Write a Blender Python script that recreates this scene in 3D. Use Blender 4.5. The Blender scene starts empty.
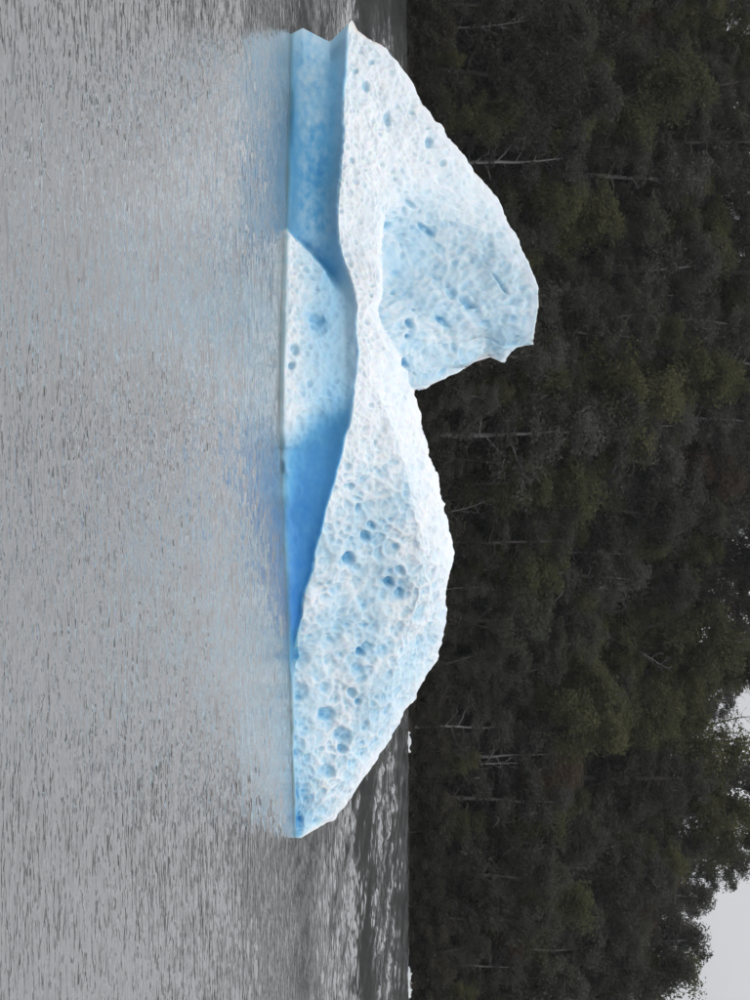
import bpy, math, random
import numpy as np
from mathutils import Vector, Matrix

# ------------------------------------------------------------------ camera, sky, sun, exposure
scene = bpy.context.scene
COL = scene.collection
F_PX, CAM_H, HORIZON = 3000.0, 4.0, 440.0          # the photo is turned on its side: u runs along the water, v runs up
PITCH = math.atan((HORIZON - 375.0) / F_PX)
FWD = np.array([0, math.cos(PITCH), -math.sin(PITCH)])
UPV = np.array([0, math.sin(PITCH), math.cos(PITCH)])
RGT = np.array([1.0, 0, 0])

cam_data = bpy.data.cameras.new('camera')
cam = bpy.data.objects.new('camera', cam_data)
COL.objects.link(cam)
cam_data.sensor_width = 36.0
cam_data.lens = 36.0 * F_PX / 1000.0
cam_data.clip_start = 0.1
cam_data.clip_end = 6000
xa, ya, za = Vector(UPV), Vector(-RGT), Vector(-FWD)   # camera rolled a quarter turn: world up is picture right
M = Matrix((xa, ya, za)).transposed().to_4x4()
M.translation = (0, 0, CAM_H)
cam.matrix_world = M
scene.camera = cam

SUN_EL, SUN_AZ = math.radians(62), math.radians(-150)   # azimuth from +Y, clockwise: behind and left of the viewer
world = bpy.data.worlds.new('World')
scene.world = world
world.use_nodes = True
wt = world.node_tree
wt.nodes.clear()
wo = wt.nodes.new('ShaderNodeOutputWorld')
bg = wt.nodes.new('ShaderNodeBackground')
sky = wt.nodes.new('ShaderNodeTexSky')
sky.sky_type = 'NISHITA'
sky.sun_disc = False
sky.sun_elevation = SUN_EL
sky.sun_rotation = SUN_AZ
tc = wt.nodes.new('ShaderNodeTexCoord')
wm = wt.nodes.new('ShaderNodeMapping')
wm.inputs['Scale'].default_value = (1, 1, 2.6)
wn = wt.nodes.new('ShaderNodeTexNoise')
wn.inputs['Scale'].default_value = 3.2
wn.inputs['Detail'].default_value = 6
wn.inputs['Roughness'].default_value = 0.5
wr = wt.nodes.new('ShaderNodeValToRGB')
wr.color_ramp.elements[0].position = 0.25
wr.color_ramp.elements[0].color = (4.5, 4.55, 4.75, 1)
wr.color_ramp.elements[1].position = 0.75
wr.color_ramp.elements[1].color = (5.7, 5.7, 5.85, 1)
mx = wt.nodes.new('ShaderNodeMix')
mx.data_type = 'RGBA'
mx.inputs['Factor'].default_value = 0.93
L = wt.links.new
L(tc.outputs['Generated'], wm.inputs['Vector'])
L(wm.outputs['Vector'], wn.inputs['Vector'])
L(wn.outputs['Fac'], wr.inputs['Fac'])
L(sky.outputs['Color'], mx.inputs['A'])
# an overcast sky is evenly brighter overhead than at the horizon (CIE overcast: 1 + 2 sin of the elevation)
sx = wt.nodes.new('ShaderNodeSeparateXYZ')
L(tc.outputs['Generated'], sx.inputs['Vector'])
ce = wt.nodes.new('ShaderNodeMath')
ce.operation = 'MULTIPLY_ADD'
ce.use_clamp = False
ce.inputs[1].default_value = 2.0
ce.inputs[2].default_value = 1.0
cl = wt.nodes.new('ShaderNodeMath')
cl.operation = 'MAXIMUM'
cl.inputs[1].default_value = 0.0
L(sx.outputs['Z'], cl.inputs[0])
L(cl.outputs[0], ce.inputs[0])
sc_ = wt.nodes.new('ShaderNodeVectorMath')
sc_.operation = 'SCALE'
L(wr.outputs['Color'], sc_.inputs[0])
L(ce.outputs[0], sc_.inputs['Scale'])
L(sc_.outputs['Vector'], mx.inputs['B'])
L(mx.outputs['Result'], bg.inputs['Color'])
bg.inputs['Strength'].default_value = 0.1
L(bg.outputs['Background'], wo.inputs['Surface'])

sun_data = bpy.data.lights.new('sun', 'SUN')
sun_data.energy = 0.5
sun_data.angle = math.radians(25)
sun_data.color = (1.0, 0.97, 0.93)
sun = bpy.data.objects.new('sun', sun_data)
COL.objects.link(sun)
sd = Vector((math.sin(SUN_AZ) * math.cos(SUN_EL), math.cos(SUN_AZ) * math.cos(SUN_EL), math.sin(SUN_EL)))
sun.rotation_euler = (-sd).to_track_quat('-Z', 'Y').to_euler()
sun.location = (0, 0, 80)

vs = scene.view_settings
vs.view_transform = 'Standard'
vs.look = 'None'
vs.exposure = 0.05
vs.gamma = 1.0

# ------------------------------------------------------------------ helpers
rng = np.random.default_rng(7)
random.seed(7)


def ray(u, v):
    d = FWD[:, None] + np.atleast_1d((np.asarray(u, float) - 500) / F_PX) * RGT[:, None] \
        + np.atleast_1d((np.asarray(v, float) - 375) / F_PX) * UPV[:, None]
    return d / d[1]


def pt(u, v, D):                    # world point seen at (u, v) at distance D
    d = ray(u, v)
    p = d * D
    p[2] += CAM_H
    return p


def mesh_np(name, verts, quads, smooth=True):
    verts = np.ascontiguousarray(verts, np.float32)
    quads = np.ascontiguousarray(quads, np.int32)
    n, k = quads.shape
    me = bpy.data.meshes.new(name)
    me.vertices.add(len(verts))
    me.vertices.foreach_set('co', verts.ravel())
    me.loops.add(n * k)
    me.loops.foreach_set('vertex_index', quads.ravel())
    me.polygons.add(n)
    me.polygons.foreach_set('loop_start', np.arange(0, n * k, k, dtype=np.int32))
    me.polygons.foreach_set('loop_total', np.full(n, k, np.int32))
    me.polygons.foreach_set('use_smooth', np.full(n, smooth))
    me.update(calc_edges=True)
    me.validate()
    return me


def attr(me, name, values):
    a = me.attributes.new(name, 'FLOAT', 'POINT')
    a.data.foreach_set('value', np.ascontiguousarray(values, np.float32))


def link(name, data, parent=None, mat=None):
    o = bpy.data.objects.new(name, data)
    COL.objects.link(o)
    if mat is not None and data is not None:
        data.materials.clear()
        data.materials.append(mat)
    if parent:
        o.parent = parent
    return o


def tag(o, label, cat, group=None):
    o['label'] = label
    o['category'] = cat
    if group:
        o['group'] = group
    return o


def grid_quads(nr, nc):
    i = np.arange(nr - 1)[:, None] * nc + np.arange(nc - 1)[None, :]
    i = i.ravel()
    return np.stack([i, i + 1, i + nc + 1, i + nc], 1)


def sstep(a, b, x):
    t = np.clip((x - a) / (b - a), 0, 1)
    return t * t * (3 - 2 * t)


def vnoise(p, seed=0):              # smooth value noise in 3D, p: (N,3), 0..1
    i = np.floor(p).astype(np.int64)
    f = p - i
    f = f * f * (3 - 2 * f)
    out = np.zeros(len(p))
    for dx in (0, 1):
        for dy in (0, 1):
            for dz in (0, 1):
                h = hash3(i[:, 0] + dx, i[:, 1] + dy, i[:, 2] + dz, seed)
                w = (f[:, 0] if dx else 1 - f[:, 0]) * (f[:, 1] if dy else 1 - f[:, 1]) * (f[:, 2] if dz else 1 - f[:, 2])
                out += h * w
    return out


def hash3(x, y, z, seed):
    h = (x * 374761393 + y * 668265263 + z * 2147483647 + seed * 144665) & 0xFFFFFFFF
    h = ((h ^ (h >> 13)) * 1274126177) & 0xFFFFFFFF
    h = ((h ^ (h >> 16)) * 2246822519) & 0xFFFFFFFF
    h = h ^ (h >> 15)
    return (h & 0xFFFFFF) / float(0xFFFFFF)


def worley(p, seed=0):              # squared-ish distances to the nearest and second cell centre, and the cell's own random number
    i = np.floor(p).astype(np.int64)
    f1 = np.full(len(p), 9.0)
    f2 = np.full(len(p), 9.0)
    cid = np.zeros(len(p))
    for dx in (-1, 0, 1):
        for dy in (-1, 0, 1):
            for dz in (-1, 0, 1):
                a, b, c = i[:, 0] + dx, i[:, 1] + dy, i[:, 2] + dz
                cx = a + hash3(a, b, c, seed)
                cy = b + hash3(a, b, c, seed + 1)
                cz = c + hash3(a, b, c, seed + 2)
                d = (p[:, 0] - cx) ** 2 + (p[:, 1] - cy) ** 2 + (p[:, 2] - cz) ** 2
                near = d < f1
                f2 = np.where(near, f1, np.minimum(f2, d))
                cid = np.where(near, hash3(a, b, c, seed + 3), cid)
                f1 = np.where(near, d, f1)
    return np.sqrt(f1), np.sqrt(f2), cid


def fbm(p, octaves=4, seed=0):
    s, a, t = 0, 1.0, 0
    for o in range(octaves):
        s = s + a * vnoise(p * (2 ** o) + 17.3 * o, seed + o)
        t += a
        a *= 0.5
    return s / t


def new_mat(name):
    m = bpy.data.materials.new(name)
    m.use_nodes = True
    nt = m.node_tree
    return m, nt, nt.nodes['Principled BSDF']


def node(nt, t, **kw):
    n = nt.nodes.new(t)
    for k, v in kw.items():
        n.inputs[k].default_value = v
    return n


# ------------------------------------------------------------------ materials
def ice_material():
    m, nt, b = new_mat('glacier_ice')
    a = nt.nodes.new('ShaderNodeAttribute')
    a.attribute_name = 'blue'
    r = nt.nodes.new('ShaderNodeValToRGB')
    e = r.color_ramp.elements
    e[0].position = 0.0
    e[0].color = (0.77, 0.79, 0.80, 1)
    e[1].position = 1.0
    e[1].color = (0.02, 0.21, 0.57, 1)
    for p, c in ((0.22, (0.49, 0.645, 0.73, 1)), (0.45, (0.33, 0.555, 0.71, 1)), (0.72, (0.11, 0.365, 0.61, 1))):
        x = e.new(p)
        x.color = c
    tcn = nt.nodes.new('ShaderNodeTexCoord')
    n1 = node(nt, 'ShaderNodeTexNoise', Scale=5.0, Detail=6.0, Roughness=0.6)
    ma = nt.nodes.new('ShaderNodeMath')
    ma.operation = 'MULTIPLY_ADD'
    ma.inputs[1].default_value = 0.16
    sb = nt.nodes.new('ShaderNodeMath')
    sb.operation = 'SUBTRACT'
    sb.inputs[1].default_value = 0.08
    nt.links.new(tcn.outputs['Object'], n1.inputs['Vector'])
    nt.links.new(n1.outputs['Fac'], ma.inputs[0])
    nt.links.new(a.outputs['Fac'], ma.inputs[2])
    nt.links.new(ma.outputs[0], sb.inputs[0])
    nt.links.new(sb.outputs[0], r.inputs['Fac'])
    aw = nt.nodes.new('ShaderNodeAttribute')
    aw.attribute_name = 'wet'
    wm_ = nt.nodes.new('ShaderNodeMix')
    wm_.data_type = 'RGBA'
    wm_.inputs['B'].default_value = (0.11, 0.22, 0.25, 1)
    ws = nt.nodes.new('ShaderNodeMath')
    ws.operation = 'MULTIPLY'
    ws.inputs[1].default_value = 0.75
    nt.links.new(aw.outputs['Fac'], ws.inputs[0])
    nt.links.new(ws.outputs[0], wm_.inputs['Factor'])
    nt.links.new(r.outputs['Color'], wm_.inputs['A'])
    nt.links.new(wm_.outputs['Result'], b.inputs['Base Color'])
    n2 = node(nt, 'ShaderNodeTexNoise', Scale=16.0, Detail=5.0, Roughness=0.65)
    nt.links.new(tcn.outputs['Object'], n2.inputs['Vector'])
    bp = node(nt, 'ShaderNodeBump', Strength=0.18, Distance=0.02)
    nt.links.new(n2.outputs['Fac'], bp.inputs['Height'])
    nt.links.new(bp.outputs['Normal'], b.inputs['Normal'])
    rr = nt.nodes.new('ShaderNodeMapRange')
    rr.inputs['From Min'].default_value = 0.2
    rr.inputs['From Max'].default_value = 0.9
    rr.inputs['To Min'].default_value = 0.6
    rr.inputs['To Max'].default_value = 0.3
    nt.links.new(a.outputs['Fac'], rr.inputs['Value'])
    nt.links.new(rr.outputs[0], b.inputs['Roughness'])
    b.inputs['IOR'].default_value = 1.31
    b.inputs['Subsurface Weight'].default_value = 0.35
    b.inputs['Subsurface Radius'].default_value = (0.12, 0.45, 1.0)
    b.inputs['Subsurface Scale'].default_value = 0.25
    return m


def water_material():
    m, nt, b = new_mat('lake_water')
    b.inputs['Base Color'].default_value = (0.145, 0.149, 0.149, 1)
    b.inputs['IOR'].default_value = 1.33
    b.inputs['Roughness'].default_value = 0.04
    a = nt.nodes.new('ShaderNodeAttribute')
    a.attribute_name = 'chop'
    tcn = nt.nodes.new('ShaderNodeTexCoord')
    mp = nt.nodes.new('ShaderNodeMapping')
    mp.inputs['Scale'].default_value = (0.5, 1.0, 1.0)
    n = node(nt, 'ShaderNodeTexNoise', Scale=2.6, Detail=2.5, Roughness=0.5)
    nt.links.new(tcn.outputs['Object'], mp.inputs['Vector'])
    nt.links.new(mp.outputs['Vector'], n.inputs['Vector'])
    # cat's-paws: short patches of stronger ripple
    mp2 = nt.nodes.new('ShaderNodeMapping')
    mp2.inputs['Scale'].default_value = (1.3, 0.12, 1.0)
    n2 = node(nt, 'ShaderNodeTexNoise', Scale=1.0, Detail=3.0, Roughness=0.6)
    nt.links.new(tcn.outputs['Object'], mp2.inputs['Vector'])
    nt.links.new(mp2.outputs['Vector'], n2.inputs['Vector'])
    mr = nt.nodes.new('ShaderNodeMapRange')
    mr.inputs['From Min'].default_value = 0.42
    mr.inputs['From Max'].default_value = 0.68
    mr.inputs['To Min'].default_value = 0.25
    mr.inputs['To Max'].default_value = 2.2
    nt.links.new(n2.outputs['Fac'], mr.inputs['Value'])
    mu = nt.nodes.new('ShaderNodeMath')
    mu.operation = 'MULTIPLY'
    nt.links.new(a.outputs['Fac'], mu.inputs[0])
    nt.links.new(mr.outputs[0], mu.inputs[1])
    bp = node(nt, 'ShaderNodeBump', Distance=0.10)
    nt.links.new(mu.outputs[0], bp.inputs['Strength'])
    nt.links.new(n.outputs['Fac'], bp.inputs['Height'])
    # the finest ripples, a hand's breadth long
    af = nt.nodes.new('ShaderNodeAttribute')
    af.attribute_name = 'fine'
    n3 = node(nt, 'ShaderNodeTexNoise', Scale=6.5, Detail=2.0, Roughness=0.5)
    nt.links.new(mp.outputs['Vector'], n3.inputs['Vector'])
    bq = node(nt, 'ShaderNodeBump', Distance=0.045)
    nt.links.new(af.outputs['Fac'], bq.inputs['Strength'])
    nt.links.new(n3.outputs['Fac'], bq.inputs['Height'])
    nt.links.new(bp.outputs['Normal'], bq.inputs['Normal'])
    nt.links.new(bq.outputs['Normal'], b.inputs['Normal'])
    return m


def leaf_material(name, c1, c2):
    m, nt, b = new_mat(name)
    oi = nt.nodes.new('ShaderNodeObjectInfo')
    tcn = nt.nodes.new('ShaderNodeTexCoord')
    n = node(nt, 'ShaderNodeTexNoise', Scale=0.9, Detail=4.0, Roughness=0.7)
    nt.links.new(tcn.outputs['Object'], n.inputs['Vector'])
    ad = nt.nodes.new('ShaderNodeMath')
    ad.operation = 'MULTIPLY_ADD'
    ad.inputs[1].default_value = 0.5
    nt.links.new(oi.outputs['Random'], ad.inputs[0])
    nt.links.new(n.outputs['Fac'], ad.inputs[2])
    r = nt.nodes.new('ShaderNodeValToRGB')
    r.color_ramp.elements[0].position = 0.35
    r.color_ramp.elements[0].color = (*c1, 1)
    r.color_ramp.elements[1].position = 1.0
    r.color_ramp.elements[1].color = (*c2, 1)
    nt.links.new(ad.outputs[0], r.inputs['Fac'])
    nt.links.new(r.outputs['Color'], b.inputs['Base Color'])
    b.inputs['Roughness'].default_value = 0.8
    b.inputs['Specular IOR Level'].default_value = 0.15
    tr = nt.nodes.new('ShaderNodeBsdfTranslucent')          # thin leaves let about half of the light through
    nt.links.new(r.outputs['Color'], tr.inputs['Color'])
    ms = nt.nodes.new('ShaderNodeMixShader')
    ms.inputs['Fac'].default_value = 0.45
    nt.links.new(b.outputs['BSDF'], ms.inputs[1])
    nt.links.new(tr.outputs['BSDF'], ms.inputs[2])
    nt.links.new(ms.outputs['Shader'], nt.nodes['Material Output'].inputs['Surface'])
    return m


def noise_material(name, c1, c2, scale, rough=0.85, bump=0.5, dist=0.02, stretch=(1, 1, 1)):
    m, nt, b = new_mat(name)
    tcn = nt.nodes.new('ShaderNodeTexCoord')
    mp = nt.nodes.new('ShaderNodeMapping')
    mp.inputs['Scale'].default_value = stretch
    n = node(nt, 'ShaderNodeTexNoise', Scale=scale, Detail=6.0, Roughness=0.65)
    r = nt.nodes.new('ShaderNodeValToRGB')
    r.color_ramp.elements[0].position = 0.3
    r.color_ramp.elements[0].color = (*c1, 1)
    r.color_ramp.elements[1].position = 0.7
    r.color_ramp.elements[1].color = (*c2, 1)
    bp = node(nt, 'ShaderNodeBump', Strength=bump, Distance=dist)
    nt.links.new(tcn.outputs['Object'], mp.inputs['Vector'])
    nt.links.new(mp.outputs['Vector'], n.inputs['Vector'])
    nt.links.new(n.outputs['Fac'], r.inputs['Fac'])
    nt.links.new(r.outputs['Color'], b.inputs['Base Color'])
    nt.links.new(n.outputs['Fac'], bp.inputs['Height'])
    nt.links.new(bp.outputs['Normal'], b.inputs['Normal'])
    b.inputs['Roughness'].default_value = rough
    return m


ICE = ice_material()
WATER = water_material()
LEAF = {
    'dark': leaf_material('leaf_dark_green', (0.052, 0.054, 0.045), (0.086, 0.090, 0.066)),
    'olive': leaf_material('leaf_olive_green', (0.064, 0.068, 0.036), (0.110, 0.112, 0.054)),
    'grey': leaf_material('leaf_grey_green', (0.058, 0.058, 0.052), (0.100, 0.098, 0.086)),
    'rust': leaf_material('leaf_rusty_brown', (0.070, 0.053, 0.040), (0.110, 0.078, 0.056)),
    'under': leaf_material('leaf_undergrowth', (0.048, 0.048, 0.038), (0.080, 0.076, 0.056)),
}
BARK = noise_material('bark_brown_grey', (0.05, 0.045, 0.04), (0.11, 0.10, 0.09), 3.0, stretch=(1, 1, 0.2))
PALE = noise_material('bark_pale_grey', (0.16, 0.155, 0.15), (0.30, 0.29, 0.28), 3.0, stretch=(1, 1, 0.2))
SOIL = noise_material('hillside_soil', (0.016, 0.015, 0.011), (0.036, 0.032, 0.022), 0.5, bump=0.8, dist=0.3)


# ------------------------------------------------------------------ water: one sheet with real ripples
def shore_y(x):
    return 372.0 + 0.18 * np.clip(x, -60, 200) + 3.0 * np.sin(x * 0.05) + 1.6 * np.sin(x * 0.17 + 1.0)


def step(y):
    return 0.0013 if y < 60 else 0.0022


def build_water():
    ys = [-400, -200, -80, -30, 0, 10, 16, 20, 22, 23]
    y = 23.5
    while y < 440:
        ys.append(y)
        y += step(y) * y
    ys += [460, 500, 600, 900]
    ys = np.array(ys)
    nc = 560
    s = np.linspace(-1, 1, nc)
    outer = np.array([1.15, 1.5, 2.2, 4, 9, 20])
    s = np.concatenate([-outer[::-1], s, outer])
    half = 2.5 + 0.195 * np.clip(ys, 20, 440)
    X = half[:, None] * s[None, :]
    X[:, 0] = -1500
    X[:, -1] = 1500
    Y = np.repeat(ys[:, None], len(s), 1)
    x, yy = X.ravel(), Y.ravel()
    # wind: rougher and calmer lanes across the lake
    P = np.stack([x * 0.012, yy * 0.02, np.zeros_like(x)], 1)
    wob = (fbm(P, 3, 5) - 0.5)
    yl = yy * (1 + 0.13 * wob)
    key_y = [0, 60, 80, 86, 93, 98, 122, 134, 154, 172, 198, 238, 266, 290, 500]
    key_a = [1.0, 1.0, 0.90, 0.60, 0.60, 0.85, 0.85, 0.70, 0.26, 0.26, 1.0, 1.0, 0.40, 0.30, 0.30]
    amp = np.interp(yl, key_y, key_a)
    P2 = np.stack([x * 0.06, yy * 0.04, np.zeros_like(x)], 1)
    amp *= 0.60 + 0.80 * fbm(P2, 3, 11)
    hw = np.repeat(half, len(s))
    # a sheltered stretch off the bank that lies calm
    amp *= 1 - 0.75 * sstep(118, 145, yy) * sstep(0, 7, -19 - 0.136 * (yy - 130) - x + 6 * wob)
    sy, sx_ = np.where(yy < 60, 0.0013, 0.0022) * np.abs(yy), 2 * hw / nc
    z = np.zeros_like(x)
    lost = np.zeros_like(x)
    g = np.random.default_rng(3)
    nw = 90
    lam = np.exp(g.uniform(math.log(0.10), math.log(0.6), nw))
    tot = 0
    for l in lam:
        th = g.normal(-math.pi / 2 + 0.12, 0.6)
        kx, ky = math.cos(th) * 2 * math.pi / l, math.sin(th) * 2 * math.pi / l
        sl = 0.0175 * (l / 0.4) ** -0.25                     # slope amplitude of this wave
        a = sl * l / (2 * math.pi)
        fade = sstep(2.2, 4.0, 2 * math.pi / np.maximum(abs(ky) * sy, abs(kx) * sx_))
        z += fade * a * np.sin(kx * x + ky * yy + g.uniform(0, 6.28))
        lost += (1 - fade) * sl * sl
        tot += sl * sl
    z2 = np.zeros_like(x)
    for l in np.exp(g.uniform(math.log(0.6), math.log(4.5), 80)):   # longer chop that carries the far lanes
        th = g.normal(-math.pi / 2 + 0.12, 0.80)
        kx, ky = math.cos(th) * 2 * math.pi / l, math.sin(th) * 2 * math.pi / l
        z2 += (1.6 * sstep(200, 300, yy) if l > 1.8 else 1.25) * sstep(2.0, 3.6, 2 * math.pi / np.maximum(abs(ky) * sy, abs(kx) * sx_)) * 0.034 * l / (2 * math.pi) * np.sin(kx * x + ky * yy + g.uniform(0, 6.28))
    P4 = np.stack([x * 0.8, yy * 0.07, np.zeros_like(x)], 1)
    z += z2 * (0.12 + 1.2 * sstep(85, 170, yy)) * (0.35 + 1.3 * sstep(0.35, 0.7, fbm(P4, 3, 23)))
    # gusty groups so that ripples come in patches rather than as an even weave
    P3 = np.stack([x * 0.9, yy * 0.35, np.zeros_like(x)], 1)
    z *= amp * (0.5 + 1.0 * fbm(P3, 2, 21))
    core = (np.abs(x) < 3 * hw) & (yy > 5)
    z = np.where(core, z, 0)
    chop = amp * np.maximum((0.8 - 0.25 * sstep(100, 150, yy)) * np.sqrt(lost / tot), 0.10)
    V = np.stack([x, yy, z], 1)
    me = mesh_np('lake_water', V, grid_quads(len(ys), len(s)))
    attr(me, 'chop', np.clip(chop, 0, 1))
    attr(me, 'fine', 0.55 * amp * (1 - 0.6 * sstep(60, 140, yy)))
    o = link('lake_water', me, None, WATER)
    o['kind'] = 'structure'
    return o


build_water()

# ------------------------------------------------------------------ hillside
def ridge_h(x):
    xs = [-200, -110, -80, -60, -45, -30, -10, 5, 15, 28, 38, 48, 58, 68, 78, 100, 160]
    hs = [40, 42, 43, 44, 43, 46, 49, 46, 41, 37, 37.5, 39.5, 32.5, 28.5, 27.5, 29, 27]
    return np.interp(x, xs, hs)


def ground_z(x, y):
    x = np.asarray(x, float)
    y = np.asarray(y, float)
    d = y - shore_y(x)
    H = ridge_h(x)
    t = np.clip(d / 58.0, 0, None)
    z = np.where(d < 0, d * 0.35, 0.9 * sstep(0, 2.0, d) + (H - 0.9) * np.where(t < 1, 0.35 * t + 0.65 * (t * t * (3 - 2 * t)), 1.0))
    z = z + np.where(d > 58, -(d - 58) * 0.10, 0)
    P = np.stack([x * 0.09, y * 0.09, np.zeros_like(x)], -1).reshape(-1, 3)
    n = (fbm(P, 4, 31) - 0.5).reshape(x.shape)
    return z + n * 4.0 * sstep(1, 14, d)


def build_hill():
    xs = np.concatenate([np.linspace(-900, -160, 20), np.linspace(-150, 150, 150), np.linspace(160, 900, 20)])
    ds = np.concatenate([np.linspace(-12, 0, 7), np.linspace(0.5, 6, 10), np.linspace(7, 70, 60), np.linspace(76, 500, 20)])
    X, Dd = np.meshgrid(xs, ds)
    Y = shore_y(X) + Dd
    Z = ground_z(X, Y)
    V = np.stack([X.ravel(), Y.ravel(), Z.ravel()], 1)
    o = link('hillside', mesh_np('hillside', V, grid_quads(len(ds), len(xs))), None, SOIL)
    o['kind'] = 'structure'


build_hill()


# ------------------------------------------------------------------ the iceberg
def build_iceberg():
    top_uv = [(20, 352), (30, 359), (44, 382), (58, 394), (70, 403), (95, 419), (108, 427), (121, 436), (123, 441), (149, 459), (164, 470),
              (182, 486), (200, 501), (218, 508), (235, 517), (262, 528), (293, 539), (308, 539.5), (322, 536), (333, 533), (345, 533),
              (347, 518), (352, 511), (362, 507), (365, 504), (367, 484), (369, 463), (374, 455), (380, 444), (386, 425), (388, 415), (396, 417),
              (405, 419), (414, 423), (436, 428), (456, 432), (474, 439), (490, 441), (501, 443.5), (504, 446), (507, 443.5), (520, 449),
              (534, 452), (545, 453), (554, 455), (572, 450), (588, 446), (598, 448), (607, 449), (622, 447), (642, 443), (655, 440),
              (666, 435), (680, 426), (687, 421), (696, 419), (701, 417), (710, 407), (725, 400), (740, 391), (752, 382), (775, 366),
              (796, 351), (820, 336), (830, 315), (838, 301)]
    base_uv = [(20, 291), (80, 290), (150, 288), (250, 286), (330, 283.5), (400, 282), (500, 283), (600, 287), (700, 290.5), (780, 292.5), (838, 295)]
    brow_uv = [(20, 349), (60, 347), (120, 345), (180, 341), (215, 339), (250, 342), (275, 348), (300, 356), (330, 360), (370, 359.5), (400, 356),
               (450, 345), (500, 331), (550, 318), (600, 305), (640, 297), (665, 293.5), (838, 296)]
    browR = [(20, 0.5), (60, 0.15), (120, 0.1), (200, 0.05), (300, -0.1), (350, 0.0), (400, 0.2), (450, 0.4), (500, 0.45), (560, 0.35), (640, 0.1), (665, 0.0), (838, 0)]
    recess = [(20, 0.1), (50, 0.12), (120, 0.18), (200, 0.25), (235, 0.4), (270, 0.3), (330, 0.3), (375, 0.25), (410, 0.2), (470, 0.15), (540, 0.15), (600, 0.1), (650, 0.15), (665, 0), (838, 0)]
    edge_uv = [(20, 351), (60, 366), (110, 374), (150, 380), (195, 386), (204, 387), (230, 385), (260, 386), (290, 384), (310, 377), (330, 384), (350, 397), (370, 407),
               (388, 414), (400, 414), (430, 412), (480, 412), (560, 418), (640, 405), (700, 380), (780, 340), (838, 299)]
    I = lambda tab, u: np.interp(u, [a for a, b in tab], [b for a, b in tab])
    nu, n_sk, n_lo, n_fr, n_bo, n_bk = 880, 5, 66, 80, 86, 26
    u = np.linspace(20, 838, nu)

    def soft(tab, w=34):                                   # the same table without kinks
        y_ = np.interp(u, [a for a, b in tab], [b for a, b in tab])
        k_ = np.hanning(2 * w + 3)[1:-1]
        return np.convolve(np.pad(y_, w, 'edge'), k_ / k_.sum(), 'valid')

    jit = fbm(np.stack([u / 7, u * 0, u * 0], 1), 3, 181) - 0.5
    top = I(top_uv, u) + 3.6 * jit * np.clip((u - 20) / 30, 0, 1) * np.clip((838 - u) / 30, 0, 1)
    base = soft(base_uv)
    H = top - base
    wb = fbm(np.stack([u / 22, u * 0, u * 0], 1), 3, 171) - 0.5
    brow = np.clip(soft(brow_uv, 10) + 5 * wb, base + 0.03 * H, base + 0.96 * H)
    edge = np.clip(I(edge_uv, u), brow + 0.05 * (top - brow), brow + 0.97 * (top - brow))
    s1 = np.linspace(0, 1, n_lo)[:, None]
    s2 = np.linspace(0, 1, n_fr + 1)[1:, None]
    s3 = np.linspace(0, 1, n_bo)[:, None]
    start = np.minimum(edge + 0.7, top - 0.2 * (top - edge))
    VV = np.concatenate([base + (brow - base) * s1, brow + (edge - brow) * s2, start + (top - start) * s3], 0)
    nf = VV.shape[0]
    UU = np.repeat(u[None], nf, 0)
    low = np.zeros_like(VV, bool)
    low[:n_lo] = True
    back_layer = np.zeros_like(VV, bool)
    back_layer[n_lo + n_fr:] = True
    Dw = -CAM_H / ray(u, base)[2]                          # where the waterline ray meets the lake
    rb = soft(browR)[None]
    rc = soft(recess)[None]
    W = np.stack([UU.ravel() / 26, VV.ravel() / 16, np.zeros(UU.size)], 1)
    wu = (fbm(W, 3, 151) - 0.5).reshape(UU.shape) * 34
    wv = (fbm(W, 3, 161) - 0.5).reshape(UU.shape) * 16
    S = np.clip((VV - base) / np.maximum(brow - base, 1e-3)[None], 0, 1)
    Rlow = rb * S + rc * np.sin(math.pi * S ** 1.35) * (0.55 + 0.45 * S)
    # rounded foot that stands out into the water, and the hollows beside it
    vf = np.interp(UU, [222, 232, 245, 258, 270, 285, 310, 350, 395, 440, 450], [280, 290, 303, 315, 325, 333, 343, 350, 345, 287, 270])
    sw = np.interp(UU, [230, 270, 292, 330, 440], [1.6, 2.6, 8.0, 22, 30])
    foot = sstep(-1, 1, (vf - VV + 0.12 * wv + (0.9 * wu + 0.8 * wv) * sstep(300, 380, UU)) / sw)
    Rlow = Rlow - 1.25 * foot * (1 - np.clip((VV - 284) / 62, 0, 1) * 0.85)
    above = np.maximum(VV - vf, 0)
    cres = sstep(-1.5, 1.5, VV - vf + 0.1 * wv) * np.exp(-(above / 13) ** 1.3) * sstep(233, 250, UU) * (1 - sstep(272, 296, UU)) * (0.75 + wu / 60)
    dent = np.exp(-((UU + 0.5 * wu - 323 - (VV - 316) * 0.5) / 9) ** 2 - ((VV + 0.5 * wv - 317) / 9) ** 2)
    Rlow = Rlow + 0.40 * cres + 0.25 * dent
    # upper slopes
    q = np.maximum(VV - brow[None], 0) / 39.0
    vr = np.interp(u, [380, 400, 450, 500, 560, 620, 680, 720, 838], [372, 385, 403, 414, 424, 416, 392, 372, 300])[None]
    right = sstep(300, 420, UU)
    lean_l = 1.05 * q + 0.05 * q * q
    over = np.maximum(VV - vr, 0) / 39.0
    lean_r = 0.80 * q + 0.25 * np.sqrt(q + 1e-6) * np.minimum(q, 1) + 1.6 * over ** 1.3
    lean = lean_l * (1 - right) + lean_r * right
    top_s = np.where(u < 389, np.maximum(top, np.interp(u, [20, 330, 345, 389], [0, 530, 530, 485])), top)
    sb = np.clip((VV - edge) / np.maximum(top_s - edge, 6)[None], 0, 1)
    uL = np.interp(VV, [380, 400, 430, 470, 505], [200, 184, 176, 182, 205])
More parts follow.
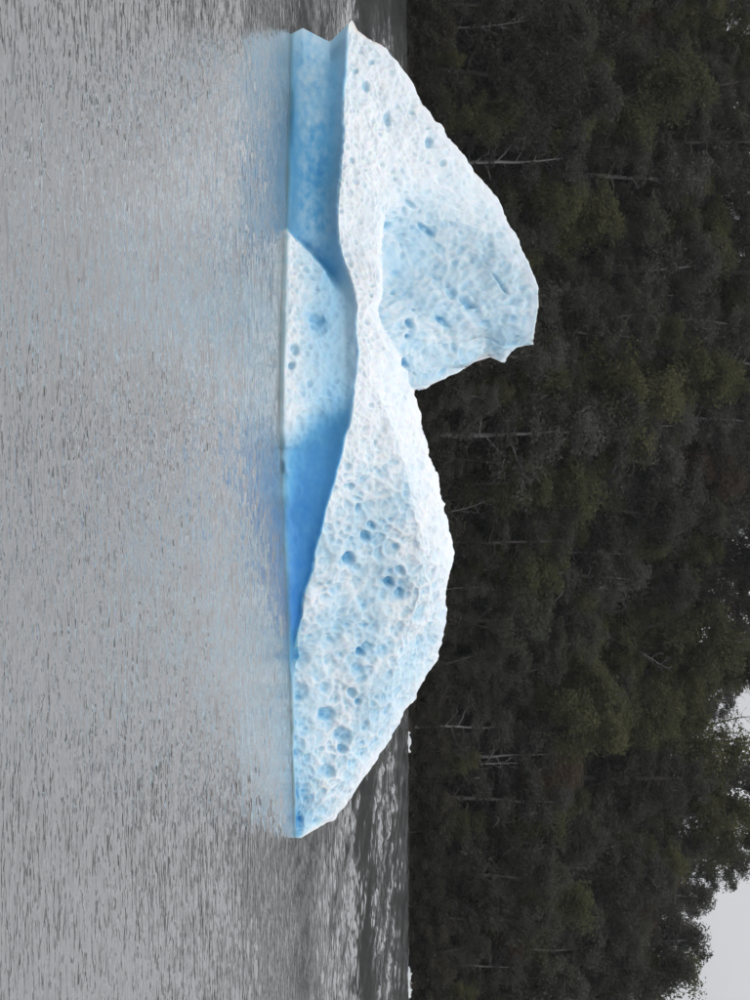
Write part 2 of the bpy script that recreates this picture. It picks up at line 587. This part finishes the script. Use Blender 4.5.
    gb = 3.0 * sstep(0, 95, UU - uL) * (1 - sstep(384, 389, UU))
    bowl = np.where(back_layer, gb * (1 - sb) ** 0.85, 0)
    rim = np.clip(1 - (edge - VV) / 8.0, 0, 1) ** 2 * (~back_layer) * (~low) * sstep(195, 215, UU) * (1 - sstep(380, 389, UU))
    R = np.where(low, Rlow, rb + lean + bowl + 0.3 * rim)
    D = Dw[None] + R
    # side warps: notch in the left end, notch under the peak
    lv = np.interp(VV, [284, 291, 303, 318, 330, 340, 352], [15, 14, 8, 16, 22, 12, 0])
    Uw = UU + lv * (1 - sstep(20, 75, UU))
    Uw = Uw - np.interp(VV, [462, 483, 486, 500, 505], [0, 14, 14, 3, 0]) * sstep(322, 366, UU) * (UU < 389)
    Pf = pt(Uw.ravel(), VV.ravel(), D.ravel()).T.reshape(VV.shape + (3,))
    Pf[0, :, 2] = 0.0
    sk = []
    for k in range(n_sk, 0, -1):                           # underwater skirt
        a = k / n_sk
        p = Pf[0].copy()
        p[:, 2] = -1.6 * a
        p[:, 1] -= 0.25 * math.sin(a * 2.2)
        sk.append(p)
    sk = np.array(sk)
    # back side, closing to nothing at both ends
    thick = 10.0 * np.clip(np.sin(math.pi * (u - 20) / 818), 0, 1) ** 0.5
    ytop = Pf[-1, :, 1]
    yback = np.maximum(Dw + thick, ytop)
    bk = np.zeros((n_bk, nu, 3))
    FZ = np.concatenate([sk, Pf], 0)
    for c in range(nu):
        zc = np.maximum.accumulate(FZ[:, c, 2])
        a = np.linspace(0, 1, n_bk + 1)[1:]
        z = zc[-1] * (1 - a) - 1.6 * a
        yf = np.interp(z, zc, FZ[:, c, 1])
        yl = ytop[c] + (yback[c] - ytop[c]) * a ** 0.75
        w = np.clip(thick[c] / 3.0, 0, 1)
        bk[:, c, 1] = np.maximum(yf + 0.02, yl * w + yf * (1 - w))
        bk[:, c, 0] = np.interp(z, zc, FZ[:, c, 0])
        bk[:, c, 2] = z
    P = np.concatenate([sk, Pf, bk], 0)
    nr = P.shape[0]
    flat = P.reshape(-1, 3)
    r0 = n_sk
    full = lambda a, before, after: np.concatenate([np.full((r0, nu), before) if np.isscalar(before) else before, a, np.full((n_bk, nu), after) if np.isscalar(after) else after], 0)
    lo_soft = full(1 - sstep(-3.5, 1.5, VV - brow[None]), 1.0, 0.0)
    lo_soft[r0 + nf:] = 0
    Uall = np.repeat(u[None], nr, 0)
    Vall = full(VV, np.repeat(base[None], r0, 0), np.repeat(top[None], n_bk, 0))
    footm = full(np.where(low, foot, 0), 0.0, 0.0)
    cresm = full(np.where(low, np.maximum(cres, dent), 0), 0.0, 0.0)
    bowlm = full(back_layer * sstep(-22, 85, UU - uL) * (1 - sstep(384, 389, UU)), 0.0, 0.0)
    crest = full(np.clip(1 - (top[None] - VV) / 12.0, 0, 1), 0.0, 0.6)
    # normals, block by block so that the break behind the front rim does not smear them
    N = np.zeros_like(P)
    for a, b in ((0, r0 + n_lo + n_fr), (r0 + n_lo + n_fr, r0 + nf), (r0 + nf, nr)):
        n_ = np.cross(np.gradient(P[a:b], axis=1), np.gradient(P[a:b], axis=0))
        N[a:b] = n_ / np.maximum(np.linalg.norm(n_, axis=2, keepdims=True), 1e-9)
    for _ in range(6):                                     # soften
        N[1:-1] = (N[:-2] + N[1:-1] * 2 + N[2:]) / 4
        N[:, 1:-1] = (N[:, :-2] + N[:, 1:-1] * 2 + N[:, 2:]) / 4
    N /= np.maximum(np.linalg.norm(N, axis=2, keepdims=True), 1e-9)
    if N[r0 + 100, 400, 1] > 0:
        N = -N
    pits_on = np.clip((1 - lo_soft) + lo_soft * (0.08 + 0.8 * footm), 0, 1).ravel()
    # scalloped melt pits: cells with sharp ribs between them, larger on the right-hand lobe
    big = sstep(385, 520, Uall).ravel()
    bm_ = bowlm.ravel()
    p3 = flat + 0.22 * np.stack([vnoise(flat * 1.9, 41), vnoise(flat * 1.9, 42), vnoise(flat * 1.9, 43)], 1)
    fA, gA, cA = worley(p3 * np.array([2.7, 1.8, 3.0]), 51)
    fB, gB, cB = worley(p3 * np.array([5.2, 3.4, 5.6]), 61)
    fC, gC, cC = worley(p3 * np.array([1.05, 0.7, 1.05]), 71)
    fD, gD, cD = worley(p3 * np.array([8.5, 6.0, 8.5]), 75)
    cup = lambda f, g: sstep(0.0, 0.6, g - f)              # 0 on the rib between two cells, 1 inside
    dish = lambda f: np.clip(1 - (f / 0.85) ** 2, 0, 1)    # smooth round bottom of a cell
    uA, uB, uC, uD = cup(fA, gA), cup(fB, gB), cup(fC, gC), cup(fD, gD)
    dA, dB, dC = dish(fA), dish(fB), dish(fC)
    hA = uA * (0.25 + 0.75 * cA)
    hB = uB * (0.25 + 0.75 * cB)
    hD = uD * (0.3 + 0.7 * cD)
    rA, rB = sstep(0.0, 0.44, gA - fA), sstep(0.0, 0.46, gB - fB)   # thin white ribs
    deep = sstep(0.66, 0.72, cA) * (1 - sstep(0.16, 0.40, fA))         # some cells melt into round deep holes
    deepB = sstep(0.84, 0.90, cB) * (1 - sstep(0.20, 0.45, fB))
    cr = 1 - 0.5 * crest.ravel()
    # in the bowl the flutes run slanting down the wall
    q3 = np.stack([(-p3[:, 0] * 0.75 + p3[:, 2] * 0.66) * 2.6, p3[:, 1] * 1.2, (p3[:, 0] * 0.66 + p3[:, 2] * 0.75) * 5.2], 1)
    fE, gE, cE = worley(q3, 77)
    uE, dE = cup(fE, gE), dish(fE)
    hE = uE * (0.25 + 0.75 * cE)
    # single round melt holes: (u, v, half length along u, half height, turn, depth)
    holes = [(558, 350, 8, 7, 0, 1), (569, 359, 5, 5, 0, .45), (538, 368, 7, 5, .7, .8), (529, 373, 5, 4, .7, .7), (573, 402, 6, 5, 0, .75), (585, 391, 6, 4.5, 0, 1),
             (595, 400, 7, 5, 0, .8), (511, 361, 5, 4, 0, .6), (489, 354, 4, 4, 0, .6), (653, 361, 5, 4, .6, 1), (648, 367, 6, 5, .6, .6), (612, 421, 12, 6, -.3, .45),
             (659, 304, 9, 9, 0, .5), (669, 357, 8, 7, 0, .55), (651, 381, 9, 7, 0, .4), (693, 352, 6, 5, 0, .6), (702, 358, 4, 4, 0, .5), (715, 329, 9, 8.5, 0, .85),
             (736, 343, 10, 9, 0, .55), (751, 343, 5, 4.5, 0, .65), (773, 330, 8, 6.5, .4, .6), (687, 325, 6, 5, 0, .4), (692, 303, 9, 8, 0, .35), (724, 307, 9, 8, 0, .3),
             (743, 302, 7, 6, 0, .3), (500, 420, 5, 4, 0, .25), (470, 352, 5, 5, 0, .3), (625, 340, 6, 5, 0, .35), (640, 332, 5, 5, 0, .3), (605, 366, 5, 5, 0, .3),
             (68, 359, 4, 3.5, 0, .5), (60, 374, 4, 3.5, 0, .45), (86, 370, 5.5, 4, 0, .6), (116, 391, 9, 4, 0, .6), (143, 432, 6, 4, 0, .7), (162, 444, 3.5, 3, 0, .5), (159, 353, 4, 3, 0, .4),
             (323, 411, 7, 5, .5, 1), (337, 409, 3, 3, 0, .7), (365, 408, 7, 4, .6, .7), (324, 446, 4.5, 12, -.8, .8), (302, 472, 4.5, 14, -.75, .8), (284, 500, 2, 18, -.85, .6), (291, 453, 6, 6, 0, .6),
             (232, 429, 4, 11, -.7, .6), (206, 413, 3.5, 7, -.7, .5), (228, 390, 4, 4, 0, .5), (327, 487, 6, 5, 0, .35), (300, 515, 6, 6, 0, .3), (262, 475, 6, 8, -.7, .3), (250, 440, 5, 9, -.7, .3),
             (349, 296, 7, 5, 0, .75), (364, 292, 4, 3.5, 0, .6), (345, 312, 4, 2.5, .5, .3)]
    Uf, Vf = Uall.ravel() + full(wu, 0.0, 0.0).ravel() * 0.22, Vall.ravel() + full(wv, 0.0, 0.0).ravel() * 0.40
    front = np.zeros((nr, nu), bool)
    front[r0:r0 + nf] = True
    front = front.ravel()
    hole = np.zeros(len(flat))
    for hu, hv, ru, rv, tn, dp in holes:
        a_, b_ = Uf - hu, Vf - hv
        a_, b_ = a_ * math.cos(tn) + b_ * math.sin(tn), -a_ * math.sin(tn) + b_ * math.cos(tn)
        dd_ = np.sqrt((a_ / ru) ** 2 + (b_ / rv) ** 2)
        hole = np.maximum(hole, dp * (1 - sstep(0.45, 1.12, dd_)) * front)
    wA = 0.035 + 0.045 * big
    wB = 0.055 - 0.015 * big
    disp = -(((0.6 * dA + 0.4 * rA) * (0.4 + 0.6 * cA) * wA + (0.6 * dB + 0.4 * rB) * (0.35 + 0.65 * cB) * wB) * (1 - 0.75 * bm_) + (dE * (0.4 + 0.6 * cE) * 0.085 + dB * cB * 0.05) * bm_ + hD * 0.016 + dC * 0.05 * (0.4 + 0.6 * big) + deepB * 0.02)
    disp *= pits_on * cr
    disp -= hole * 0.17
    disp += ((fbm(flat * 0.5, 4, 81) - 0.5) * 0.42 + (fbm(flat * 2.4, 2, 91) - 0.5) * 0.05) * (0.4 + 0.6 * (1 - lo_soft.ravel())) * (1 - 0.4 * crest.ravel())
    keep = full(sstep(0, 6, VV - base[None]), 0.0, 1.0)
    keep[r0 + nf:] = np.linspace(1, 0, n_bk)[:, None]
    keep *= sstep(0, 14, Uall - 20) * sstep(0, 14, 838 - Uall)
    disp *= keep.ravel()
    flat2 = flat + N.reshape(-1, 3) * disp[:, None]
    # blue clear ice against white weathered crust, with light scattered in pits painted bluer
    U1, V1 = Uall.ravel(), Vall.ravel()
    n_mid = fbm(flat * 0.9, 4, 101)
    n_fine = fbm(flat * np.array([2.2, 2.2, 3.0]), 4, 105)
    n_str = fbm(np.stack([(flat[:, 0] * 0.55 + flat[:, 2] * 0.8) * 0.45, flat[:, 1] * 0.2, (flat[:, 2] * 0.6 - flat[:, 0] * 0.8) * 1.7], 1), 4, 111)
    lo = lo_soft.ravel()
    wuf = full(wu, 0.0, 0.0).ravel()
    fm = footm.ravel()
    lb = np.interp(U1, [20, 50, 120, 170, 205, 240, 280, 340, 375, 400, 425, 470, 550, 620, 660, 700, 838],
                   [0.45, 0.60, 0.70, 0.76, 0.70, 0.66, 0.55, 0.45, 0.54, 0.70, 0.80, 0.86, 0.95, 1.0, 0.80, 0.15, 0.15])
    n_frost = fbm(np.stack([flat[:, 0] * 4.6 + flat[:, 2] * 3.2, flat[:, 1] * 2.0, flat[:, 2] * 8.0 - flat[:, 0] * 2.2], 1), 4, 121)
    tb = np.clip((V1 - 288) / 56, 0, 1)
    band = sstep(0.06, 0.30, tb) * (1 - sstep(0.50, 0.85, tb))
    leftw = np.interp(U1, [20, 370, 430, 838], [1, 1, 0.30, 0.22])
    lb = lb - leftw * band * (0.02 + 0.55 * (n_frost - 0.38) + 0.55 * (n_mid - 0.5)) + leftw * (n_mid - 0.5) * 0.15
    lb = lb - np.interp(U1, [20, 380, 450, 838], [0.12, 0.14, 0.05, 0]) * sstep(0.70, 1.0, (V1 - 288) / np.maximum(np.interp(U1, u, brow) - 288, 8))
    diag = sstep(-48, 36, U1 - 418 + (V1 - 284) * 0.50 + wuf)  # the clear blue face begins along a slanting line
    lb = lb * (1 - 0.30 * (1 - diag) * sstep(330, 400, U1))
    white = 0.03 + 0.42 * sstep(290, 334, V1) + 0.30 * (n_frost - 0.4) + 0.16 * hB
    lb = lb * (1 - fm) + np.minimum(white, lb) * fm
    lb = lb + 0.28 * cresm.ravel() + 0.35 * hole  # hollows and holes painted bluer to stand in for inner light scatter
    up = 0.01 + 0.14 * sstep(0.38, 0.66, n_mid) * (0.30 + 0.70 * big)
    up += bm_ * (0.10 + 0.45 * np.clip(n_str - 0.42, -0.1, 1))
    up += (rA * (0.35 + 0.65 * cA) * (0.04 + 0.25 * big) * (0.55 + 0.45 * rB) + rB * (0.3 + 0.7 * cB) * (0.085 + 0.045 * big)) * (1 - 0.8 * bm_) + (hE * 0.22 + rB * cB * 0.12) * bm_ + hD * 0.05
    up += deepB * 0.08 + 0.04 * big * uC + hole * 0.46  # cell and hole blue painted in for light scattered inside the ice
    tip = sstep(680, 800, U1) * (1 - sstep(296, 332, V1)) + 0.8 * (1 - sstep(0, 14, V1 - np.interp(U1, u, base))) * sstep(640, 700, U1)
    up += 0.34 * tip * (0.4 + 1.2 * n_mid)
    up *= 1 - 0.75 * crest.ravel()
    vr1 = np.interp(U1, u, vr[0])
    up *= 1 - 0.65 * sstep(-8, 10, V1 - vr1 + 0.3 * wuf) * sstep(380, 420, U1) * (1 - sstep(560, 640, U1))
    wet = np.exp(-((V1 - np.interp(U1, u, base)) / 3.0) ** 2)      # clear wet band that the ripples keep washing
    wet *= 0.55 + 0.9 * (fbm(flat * np.array([1.4, 0, 0]), 3, 191) - 0.1)
    wet[:r0 * nu] = 1
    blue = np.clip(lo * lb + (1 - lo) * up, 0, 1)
    # shell faces, plus a strip that closes the underside
    Q = grid_quads(nr, nu)
    c = np.arange(nu - 1)
    last = (nr - 1) * nu
    Q = np.concatenate([Q, np.stack([last + c, last + c + 1, c + 1, c], 1)], 0)
    me = mesh_np('iceberg', flat2, Q[:, ::-1] if np.cross(P[r0 + 100, 401] - P[r0 + 100, 400], P[r0 + 101, 400] - P[r0 + 100, 400])[1] > 0 else Q)
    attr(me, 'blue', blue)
    attr(me, 'wet', np.clip(wet, 0, 1))
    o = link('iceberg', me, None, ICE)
    tag(o, 'large white and blue iceberg with pitted slopes and two humps floating on the lake', 'iceberg')
    return o


build_iceberg()


# ------------------------------------------------------------------ small drift ice at the far shore
def drift_ice(uc, vc, length, height, seed, label):
    g = np.random.default_rng(seed)
    x0 = (uc - 500) / F_PX * 372
    y0 = float(shore_y(x0)) - 0.9
    x0 = (uc - 500) / F_PX * y0
    na, nb = 28, 12
    th = np.linspace(0, 2 * math.pi, na, endpoint=False)
    ph = np.linspace(0, 1, nb)
    V = []
    for b in ph:
        r = math.cos(b * math.pi / 2) ** 0.6
        z = math.sin(b * math.pi / 2)
        for t in th:
            V.append((math.cos(t) * r * length / 2, math.sin(t) * r * length / 5, z * height))
    V = np.array(V)
    n = fbm(V * 1.6 + seed, 4, seed)
    V[:, 2] *= 0.12 + 1.3 * fbm(V * np.array([3.2, 3.2, 0.4]) + seed, 2, seed) ** 1.6
    V[:, 0] *= 0.85 + 0.35 * fbm(V * 2 + 9, 3, seed + 1)
    V[:, 2] -= 0.12
    Q = []
    for j in range(nb - 1):
        for i in range(na):
            Q.append((j * na + i, j * na + (i + 1) % na, (j + 1) * na + (i + 1) % na, (j + 1) * na + i))
    me = mesh_np('drift_ice', V, np.array(Q), False)
    attr(me, 'blue', np.full(len(V), 0.02))
    o = link('drift_ice', me, None, ICE)
    o.location = (x0, y0, 0)
    tag(o, label, 'ice chunk', 'drift ice stranded along the far shore')


drift_ice(744, 409, 2.7, 0.55, 3, 'small ragged white ice chunk at the forest edge beyond the iceberg tail')
drift_ice(733, 409, 1.0, 0.4, 5, 'tiny white ice sliver beside a larger ragged chunk at the shore')
drift_ice(984, 415, 4.4, 0.6, 8, 'long low pale ice slab stranded on the shore under the open sky gap')


# ------------------------------------------------------------------ trees
class Geo:
    def __init__(self):
        self.v, self.f = [], []

    def tube(self, pts, rad, sides=6):
        base = len(self.v)
        n = len(pts)
        for i, (p, r) in enumerate(zip(pts, rad)):
            d = (pts[min(i + 1, n - 1)] - pts[max(i - 1, 0)]).normalized()
            a = d.orthogonal().normalized()
            b = d.cross(a)
            for k in range(sides):
                t = 2 * math.pi * k / sides
                self.v.append(p + (a * math.cos(t) + b * math.sin(t)) * r)
        for i in range(n - 1):
            for k in range(sides):
                k2 = (k + 1) % sides
                self.f.append((base + i * sides + k, base + i * sides + k2, base + (i + 1) * sides + k2, base + (i + 1) * sides + k))

    def build(self, name):
        me = mesh_np(name, np.array([tuple(p) for p in self.v]), np.array(self.f))
        return me


def wander(p, d, length, n, wob, up, R):
    pts = [p.copy()]
    for i in range(n):
        d = (d + Vector((R.gauss(0, wob), R.gauss(0, wob), R.gauss(0, wob) + up))).normalized()
        p = p + d * (length / n)
        pts.append(p.copy())
    return pts, d


def leaf_cloud(centres, per, size, leaf, R, slim=0.24):
    """many small leaf sprays, each a bent pair of faces, around every clump centre"""
    n = len(centres) * per
    g = np.random.default_rng(R.randrange(1 << 30))
    C = np.repeat(np.array([tuple(c[0]) for c in centres]), per, 0)
    S = np.repeat(np.array([c[1] for c in centres]), per)
    off = g.normal(0, 1, (n, 3))
    off /= np.linalg.norm(off, axis=1, keepdims=True)
    off *= (g.uniform(0, 1, (n, 1)) ** 0.45)
    off *= S[:, None] * np.array([1, 1, 0.62]) * size
    P = C + off
    out = off / np.maximum(np.linalg.norm(off, axis=1, keepdims=True), 1e-6)
    lead = np.repeat(g.normal(0, 1, (len(centres), 3)) * np.array([1, 1, 0.5]), per, 0)   # each clump has its own lean
    d = out * 0.7 + lead * 0.5 + g.normal(0, 0.4, (n, 3))
    d[:, 2] -= 0.12
    d /= np.linalg.norm(d, axis=1, keepdims=True)
    w = np.cross(d, g.normal(0, 1, (n, 3)))
    w /= np.maximum(np.linalg.norm(w, axis=1, keepdims=True), 1e-6)
    ln = leaf * g.uniform(0.6, 1.5, (n, 1))
    wd = ln * g.uniform(0.6, 1.4, (n, 1)) * slim
    a = P - d * ln * 0.5
    b = P + w * wd
    c = P + d * ln * 0.6
    e = P - w * wd
    V = np.stack([a, b, c, e], 1).reshape(-1, 3)
    Q = np.arange(n * 4).reshape(-1, 4)
    return V, Q


def make_tree(kind, seed):
    """returns (trunk mesh, crown mesh or None); height in metres, base at the origin, trunk sunk 0.6 m"""
    R = random.Random(seed)
    G = Geo()
    K = {
        'dark':   dict(h=13.0, r=0.26, limbs=19, lo=0.10, ll=3.5, per=110, sz=1.45, leaf=0.25, up=0.08),
        'olive':  dict(h=11.5, r=0.23, limbs=19, lo=0.08, ll=3.3, per=110, sz=1.5, leaf=0.25, up=0.12),
        'grey':   dict(h=13.0, r=0.20, limbs=18, lo=0.14, ll=2.9, per=76, sz=1.45, leaf=0.27, up=-0.04),
        'rust':   dict(h=9.5, r=0.17, limbs=18, lo=0.12, ll=2.5, per=70, sz=1.25, leaf=0.22, up=0.20),
        'tier':   dict(h=14.0, r=0.26, limbs=26, lo=0.14, ll=3.1, per=80, sz=1.0, leaf=0.23, up=-0.02),
        'snag':   dict(h=12.0, r=0.15, limbs=11, lo=0.30, ll=2.8, per=0, sz=0, leaf=0, up=0.10),
        'bare':   dict(h=15.0, r=0.26, limbs=13, lo=0.35, ll=4.4, per=0, sz=0, leaf=0, up=0.02),
        'shrub':  dict(h=4.2, r=0.10, limbs=12, lo=0.03, ll=2.1, per=80, sz=1.1, leaf=0.24, up=0.06),
    }[kind]
    h = K['h']
    d0 = Vector((R.gauss(0, 0.05), R.gauss(0, 0.05), 1)).normalized()
    pts, _ = wander(Vector((0, 0, -0.8)), d0, h * 0.92 + 0.8, 12, 0.055, 0.05, R)
    rad = [K['r'] * (1.25 - 1.12 * i / 12) if i else K['r'] * 1.5 for i in range(13)]
    G.tube(pts, rad, 7)
    clumps = []
    for j in range(K['limbs']):
        f = K['lo'] + (0.97 - K['lo']) * (j + R.random() * 0.8) / K['limbs']
        i = min(int(f * 12), 11)
        p = pts[i].lerp(pts[i + 1], f * 12 - i)
        az = j * 2.4 + R.uniform(-0.6, 0.6)
        taper = (1.0 - 0.62 * max(0, (f - 0.45)) / 0.55) * (0.75 if f < 0.35 else 1)
        ll = K['ll'] * taper * R.uniform(0.7, 1.25)
        el = R.uniform(0.0, 0.55) + f * 0.35
        if kind == 'tier':
            el = R.uniform(-0.12, 0.15)
        d = Vector((math.cos(az) * math.cos(el), math.sin(az) * math.cos(el), math.sin(el)))
        lp, ld = wander(p, d, ll, 5, 0.16, K['up'], R)
        r0 = rad[i] * 0.5
        G.tube(lp, [max(r0 * (1 - 0.85 * k / 5), 0.012) for k in range(6)], 4)
        for k in (2, 3, 4, 5):
            for rep in range(1 if kind != 'snag' else 1):
                if R.random() < 0.85:
                    sd_ = (ld + Vector((R.gauss(0, 0.8), R.gauss(0, 0.8), R.gauss(0, 0.5)))).normalized()
                    sp, _ = wander(lp[k], sd_, ll * R.uniform(0.28, 0.5), 3, 0.2, K['up'], R)
                    G.tube(sp, [0.035, 0.026, 0.018, 0.010], 3)
                    if R.random() < 0.9:
                        clumps.append((sp[-1], R.uniform(0.55, 1.15)))
            if R.random() < 0.75 and k > 2:
                clumps.append((lp[k], R.uniform(0.5, 1.0)))
    clumps.append((pts[-1], 0.9))
    clumps.append((pts[-2], 0.9))
    trunk = G.build(kind + '_trunk')
    crown = None
    if K['per']:
        V, Q = leaf_cloud(clumps, K['per'], K['sz'], K['leaf'], R)
        crown = mesh_np(kind + '_crown', V, Q, False)
    return trunk, crown


KIND = {
    #          name               variants trunk  leaf   label
    'dark':  ('beech_tree', 3, BARK, 'dark', 'dense dark green beech tree in the forest on the shore slope'),
    'olive': ('olive_green_tree', 3, BARK, 'olive', 'leafy olive green tree standing out among the dark forest'),
    'grey':  ('grey_green_tree', 2, PALE, 'grey', 'thin grey green tree with a pale trunk on the forested slope'),
    'rust':  ('brown_twig_tree', 2, BARK, 'rust', 'small rusty brown tree with twiggy crown in the green forest'),
    'tier':  ('tiered_tree', 2, BARK, 'dark', 'dark tall tree with flat layered branches on the forested slope'),
    'snag':  ('dead_tree', 4, PALE, None, 'bare pale grey dead tree among the dark forest crowns'),
    'bare':  ('bare_tree', 3, BARK, None, 'dark twisted leafless tree reaching above the forest into the sky'),
    'shrub': ('shore_shrub', 2, BARK, 'under', 'low dark leafy shrub overhanging the lake shore'),
}
LOOK = {'dark': 'dense dark green beech tree', 'olive': 'leafy olive green tree', 'grey': 'thin grey green tree with pale trunk',
        'rust': 'small rusty brown twiggy tree', 'tier': 'dark tree with flat layered branches', 'snag': 'bare pale grey dead tree'}


def where_of(d):
    return 'rooted at the edge of the lake' if d < 5 else ('on the lower forest slope' if d < 26 else ('high up the forest slope' if d < 48 else 'on the crest of the forested hill'))


PROTO = {}
for ki, (kind, spec) in enumerate(KIND.items()):
    PROTO[kind] = []
    for vno in range(spec[1]):
        t, c = make_tree(kind, 100 + ki * 17 + vno)
        t.materials.append(spec[2])
        if c:
            c.materials.append(LEAF[spec[3]])
        PROTO[kind].append((t, c))


def plant(kind, x, y, scale, rz, tilt=(0, 0), label=None, variant=None, z=None, zs=1.0, where=None):
    name, nv, _, _, lab = KIND[kind]
    t, c = PROTO[kind][random.randrange(nv) if variant is None else variant]
    root = bpy.data.objects.new(name, None)
    COL.objects.link(root)
    root.empty_display_size = 0.3
    root.location = (x, y, float(ground_z(x, y)) if z is None else z)
    root.rotation_euler = (tilt[0], tilt[1], rz)
    root.scale = (scale, scale, scale * zs)
    if where and kind not in ('shrub',):
        lab = LOOK[kind] + ' ' + where
    tag(root, label or lab, 'shrub' if kind == 'shrub' else 'tree',
        None if label else {'dark': 'dark beech trees', 'olive': 'olive green trees', 'grey': 'thin grey green trees',
                            'rust': 'rusty brown trees', 'tier': 'layered dark trees', 'snag': 'dead grey trees',
                            'bare': 'leafless trees on the ridge', 'shrub': 'shrubs along the lake shore'}[kind] + (' ' + where if where else ''))
    link('trunk', t, root)
    if c:
        link('crown', c, root)
    return root


# spread over the slope, a jittered lattice in rows up the hill
cnt = 0
row_d = [2.2, 6.0, 10.2, 14.8, 19.5, 24.3, 29.2, 34.2, 39.4, 44.8, 50.4, 56.2, 62.0]
for ri, dd in enumerate(row_d):
    x = -88 + random.uniform(0, 4)
    while x < 92:
        xx = x + random.uniform(-1.4, 1.4)
        d = dd + random.uniform(-1.8, 1.8)
        yy = float(shore_y(xx)) + max(d, 1.4)
        patch = float(fbm(np.array([[xx * 0.06, d * 0.09, 3.0]]), 3, 131)[0])
        r = random.random()
        if r < 0.05:
            k = 'rust'
        elif r < 0.20:
            k = 'grey'
        elif r < 0.29:
            k = 'tier'
        elif patch > 0.54:
            k = 'olive' if r < 0.80 else 'dark'
        else:
            k = 'dark' if r < 0.84 else 'olive'
        if ri >= 11 and xx > 40 and random.random() < 0.55:
            k = 'tier'
        if ri >= 10 and xx > 2:
            k = random.choice(('tier', 'grey', 'grey', 'rust', k))
        sc = random.choice((random.uniform(0.65, 1.0), random.uniform(0.9, 1.25), random.uniform(1.1, 1.5))) * (0.7 if ri == 0 else (0.78 if ri >= 10 else 1.18))
        plant(k, xx, yy, sc, random.uniform(0, 6.28), (random.gauss(0, 0.05), random.gauss(0, 0.05)), zs=random.uniform(0.9, 1.12), where=where_of(d))
        cnt += 1
        x += random.uniform(4.8, 6.8)
# shrubs along the waterline
x = -84
while x < 90:
    plant('shrub', x, float(shore_y(x)) + random.uniform(0.0, 1.2), random.uniform(0.65, 1.35), random.uniform(0, 6.28), (random.gauss(-0.12, 0.1), 0))
    x += random.uniform(1.4, 2.8)
# dead trees seen as pale lines
for i in range(34):
    xx = random.uniform(-72, 74)
    d = random.uniform(2, 52)
    plant('snag', xx, float(shore_y(xx)) + d, random.uniform(0.7, 1.2), random.uniform(0, 6.28), (random.gauss(-0.05, 0.12), random.gauss(0, 0.3)), where=where_of(d))

for bu, bd in ((672, 48), (705, 52), (738, 55), (760, 50), (868, 46)):
    xx = (bu - 500) / F_PX * 422
    plant('bare', xx, float(shore_y(xx)) + bd, random.uniform(0.95, 1.15), random.uniform(0, 6.28), (0, random.gauss(0, 0.12)))

# ground cover between the trees, nobody could count it
def build_undergrowth():
    g = np.random.default_rng(77)
    n = 3600
    xs = g.uniform(-88, 92, n)
    ds = g.uniform(0.3, 64, n) ** 1.0
    ys = shore_y(xs) + ds
    zs = ground_z(xs, ys)
    R = random.Random(5)
    cl = [(Vector((xs[i], ys[i], zs[i] + R.uniform(0.1, 0.9))), R.uniform(0.6, 1.4)) for i in range(n)]
    V, Q = leaf_cloud(cl, 26, 1.2, 0.42, R)
    o = link('undergrowth', mesh_np('undergrowth', V, Q, False), None, LEAF['under'])
    o['kind'] = 'stuff'
    tag(o, 'tangled dark undergrowth covering the ground between the forest trees', 'undergrowth')


build_undergrowth()


# ------------------------------------------------------------------ the damp air between here and the forest
def build_haze():
    x0, x1, y0, y1, z0, z1 = -1600, 1600, -500, 1100, -24, 75
    V = np.array([(x, y, z) for x in (x0, x1) for y in (y0, y1) for z in (z0, z1)], float)
    Q = np.array([(0, 1, 3, 2), (4, 6, 7, 5), (0, 4, 5, 1), (2, 3, 7, 6), (0, 2, 6, 4), (1, 5, 7, 3)])
    m = bpy.data.materials.new('haze')
    m.use_nodes = True
    nt = m.node_tree
    nt.nodes.clear()
    out = nt.nodes.new('ShaderNodeOutputMaterial')
    pv = nt.nodes.new('ShaderNodeVolumePrincipled')
    pv.inputs['Color'].default_value = (0.92, 0.94, 0.97, 1)
    pv.inputs['Density'].default_value = 0.000042
    nt.links.new(pv.outputs['Volume'], out.inputs['Volume'])
    o = link('haze', mesh_np('haze', V, Q, False), None, m)
    o['kind'] = 'stuff'
    tag(o, 'thin damp haze hanging over the lake and the forest', 'haze')


build_haze()
